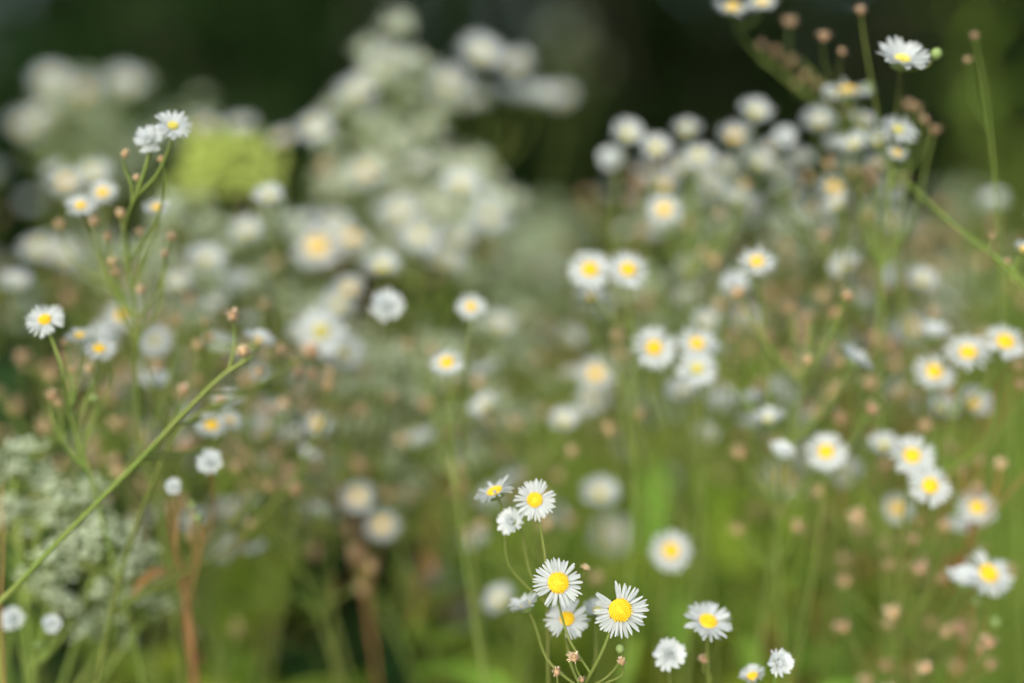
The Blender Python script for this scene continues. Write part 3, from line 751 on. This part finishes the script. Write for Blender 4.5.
plant('fleabane with hazy daisies standing highest against the black wood, upper middle',
    [(480, 56, 'c', 46, 24, .45, 0), (448, 86, 'c', 44, 25, .45, 0), (516, 66, 'c', 34, 27), (536, 98, 'c', 42, 26), (510, 94, 'c', 34, 27), (562, 99, 'c', 28, 30), (475, 100, 'c', 30, 30)], leaf_from=.1)
plant('rounded group of hazy daisies on top of the cream flower mass',
    [(392, 62, 'c', 44, 24, .4, 0), (356, 94, 'c', 40, 23, .4, 0), (400, 88, 'c', 36, 26), (372, 78, 'c', 32, 26)], leaf_from=.1)
plant('pale yellow eyed daisies mixed into the lower side of the cream flower mass',
    [(420, 236, 'o', 44, 20, .5, 0), (490, 217, 'o', 44, 20, .42, 0), (461, 186, 'c', 40, 18, .4, 0), (445, 262, 'c', 38, 20), (400, 215, 'c', 40, 22), (458, 240, 'c', 36, 20), (365, 172, 'o', 38, 23, .4, 0), (418, 168, 'c', 36, 24), (325, 168, 'd', 22, 22)], leaf_from=.1)
plant('loose blurred white daisies below the yellow green plume, left',
    [(206, 262, 'c', 42, 17, .4, 0), (178, 286, 'c', 34, 18), (240, 285, 'c', 36, 19), (216, 306, 'c', 30, 18), (190, 300, 'd', 16, 14)], leaf_from=.12)
plant('three soft white spots between the sharpest daisies and the tight trio',
    [(600, 494, 'c', 38, 16, .45, 0), (610, 536, 'c', 40, 26, .5, 0), (655, 503, 'c', 30, 28)], leaf_from=.12)
plant('thin green stem crossing the right edge with a dark spent head and half a daisy',
    [(1023, 250, 'c', 22, 6, .3, .2), (992, 236, 'd', 9, 6), (1008, 262, 'd', 8, 6)], via=[(1014, 268, 6), (1030, 300, 6)], leaf_from=.1, r=.0006)

# bare stems and stalks between them
def stalk(label, pts, stem, r, leaf=None, nl=0):
    P = [at(x, y, dist(b)) for x, y, b in pts]
    low, prev = P[-1], P[-2]
    base = Vector((low.x + (low.x - prev.x) * .5, low.y + .02, 0))
    t = thing('bare_stalk', label, 'plant stalk', base)
    main = curve([base, base.lerp(low, .5)] + P[::-1], 7)
    mb = MB(); mb.tube([p - base for p in main], r * 1.4, r * .5, 7)
    link('stem', mb.mesh('stem', M[stem]), t)
    for i in range(nl):
        p = main[int(len(main) * (.45 + .5 * i / nl))]
        link('leaf', rnd.choice(leaf), t, p - base, (rnd.gauss(0, .2), 0, i * 2.4), rnd.uniform(.35, .65))
stalk('broad red brown stalk standing upright right of the middle', [(868, 270, 22), (856, 350, 22), (838, 480, 23), (820, 660, 24)], 'stem_rust', .0019, LEAF_R, 5)
stalk('thin red brown stalk slanting to the right edge, lower right', [(1030, 470, 9), (990, 515, 10), (955, 565, 13), (890, 640, 17), (850, 690, 20)], 'stem_brown', .0005)
stalk('thin green stem bending across the upper right down to the edge', [(800, 60, 14), (862, 130, 11), (905, 180, 9), (960, 230, 7), (1014, 272, 6), (1050, 310, 6)], 'stem', .0005)
plant('two tan seed heads on thin stems against the shade near the top edge, upper right',
    [(861, 11, 'd', 15, 8), (824, 37, 'd', 15, 9), (842, 52, 'd', 11, 9)], via=[(866, 50, 8), (884, 150, 9)], leaf_from=.2, r=.00022, rb=.0005)
plant('fine upright green stem with two small dark seed heads by the right edge',
    [(975, 36, 'd', 12, 8), (968, 60, 'd', 10, 8)], via=[(983, 80, 8), (992, 150, 8), (1000, 250, 9)], leaf_from=.3, r=.00022, rb=.0005)
plant('four washed out daisies before the dim boneset, upper left corner',
    [(50, 82, 'c', 36, 30, .4, 0), (82, 94, 'c', 34, 31, .4, 0), (125, 86, 'c', 40, 31, .45, 0), (24, 128, 'c', 34, 30, .4, 0), (45, 115, 'c', 30, 31, .4, 0)], leaf_from=.1)
stalk('dark thin twig at the very left edge', [(2, 485, 6), (3, 540, 6), (1, 610, 6), (4, 690, 6)], 'stem_brown', .0004)
stalk('forked tan stalk lower left of the dark hollow', [(168, 500, 11), (178, 560, 11), (186, 600, 11), (196, 690, 12)], 'stem_brown', .0012, LEAF_R, 2)
stalk('tan stalk with rusty leaves just right of the dark hollow', [(446, 440, 22), (432, 520, 22), (418, 600, 23), (400, 690, 24)], 'stem_brown', .0010, LEAF_R, 8)
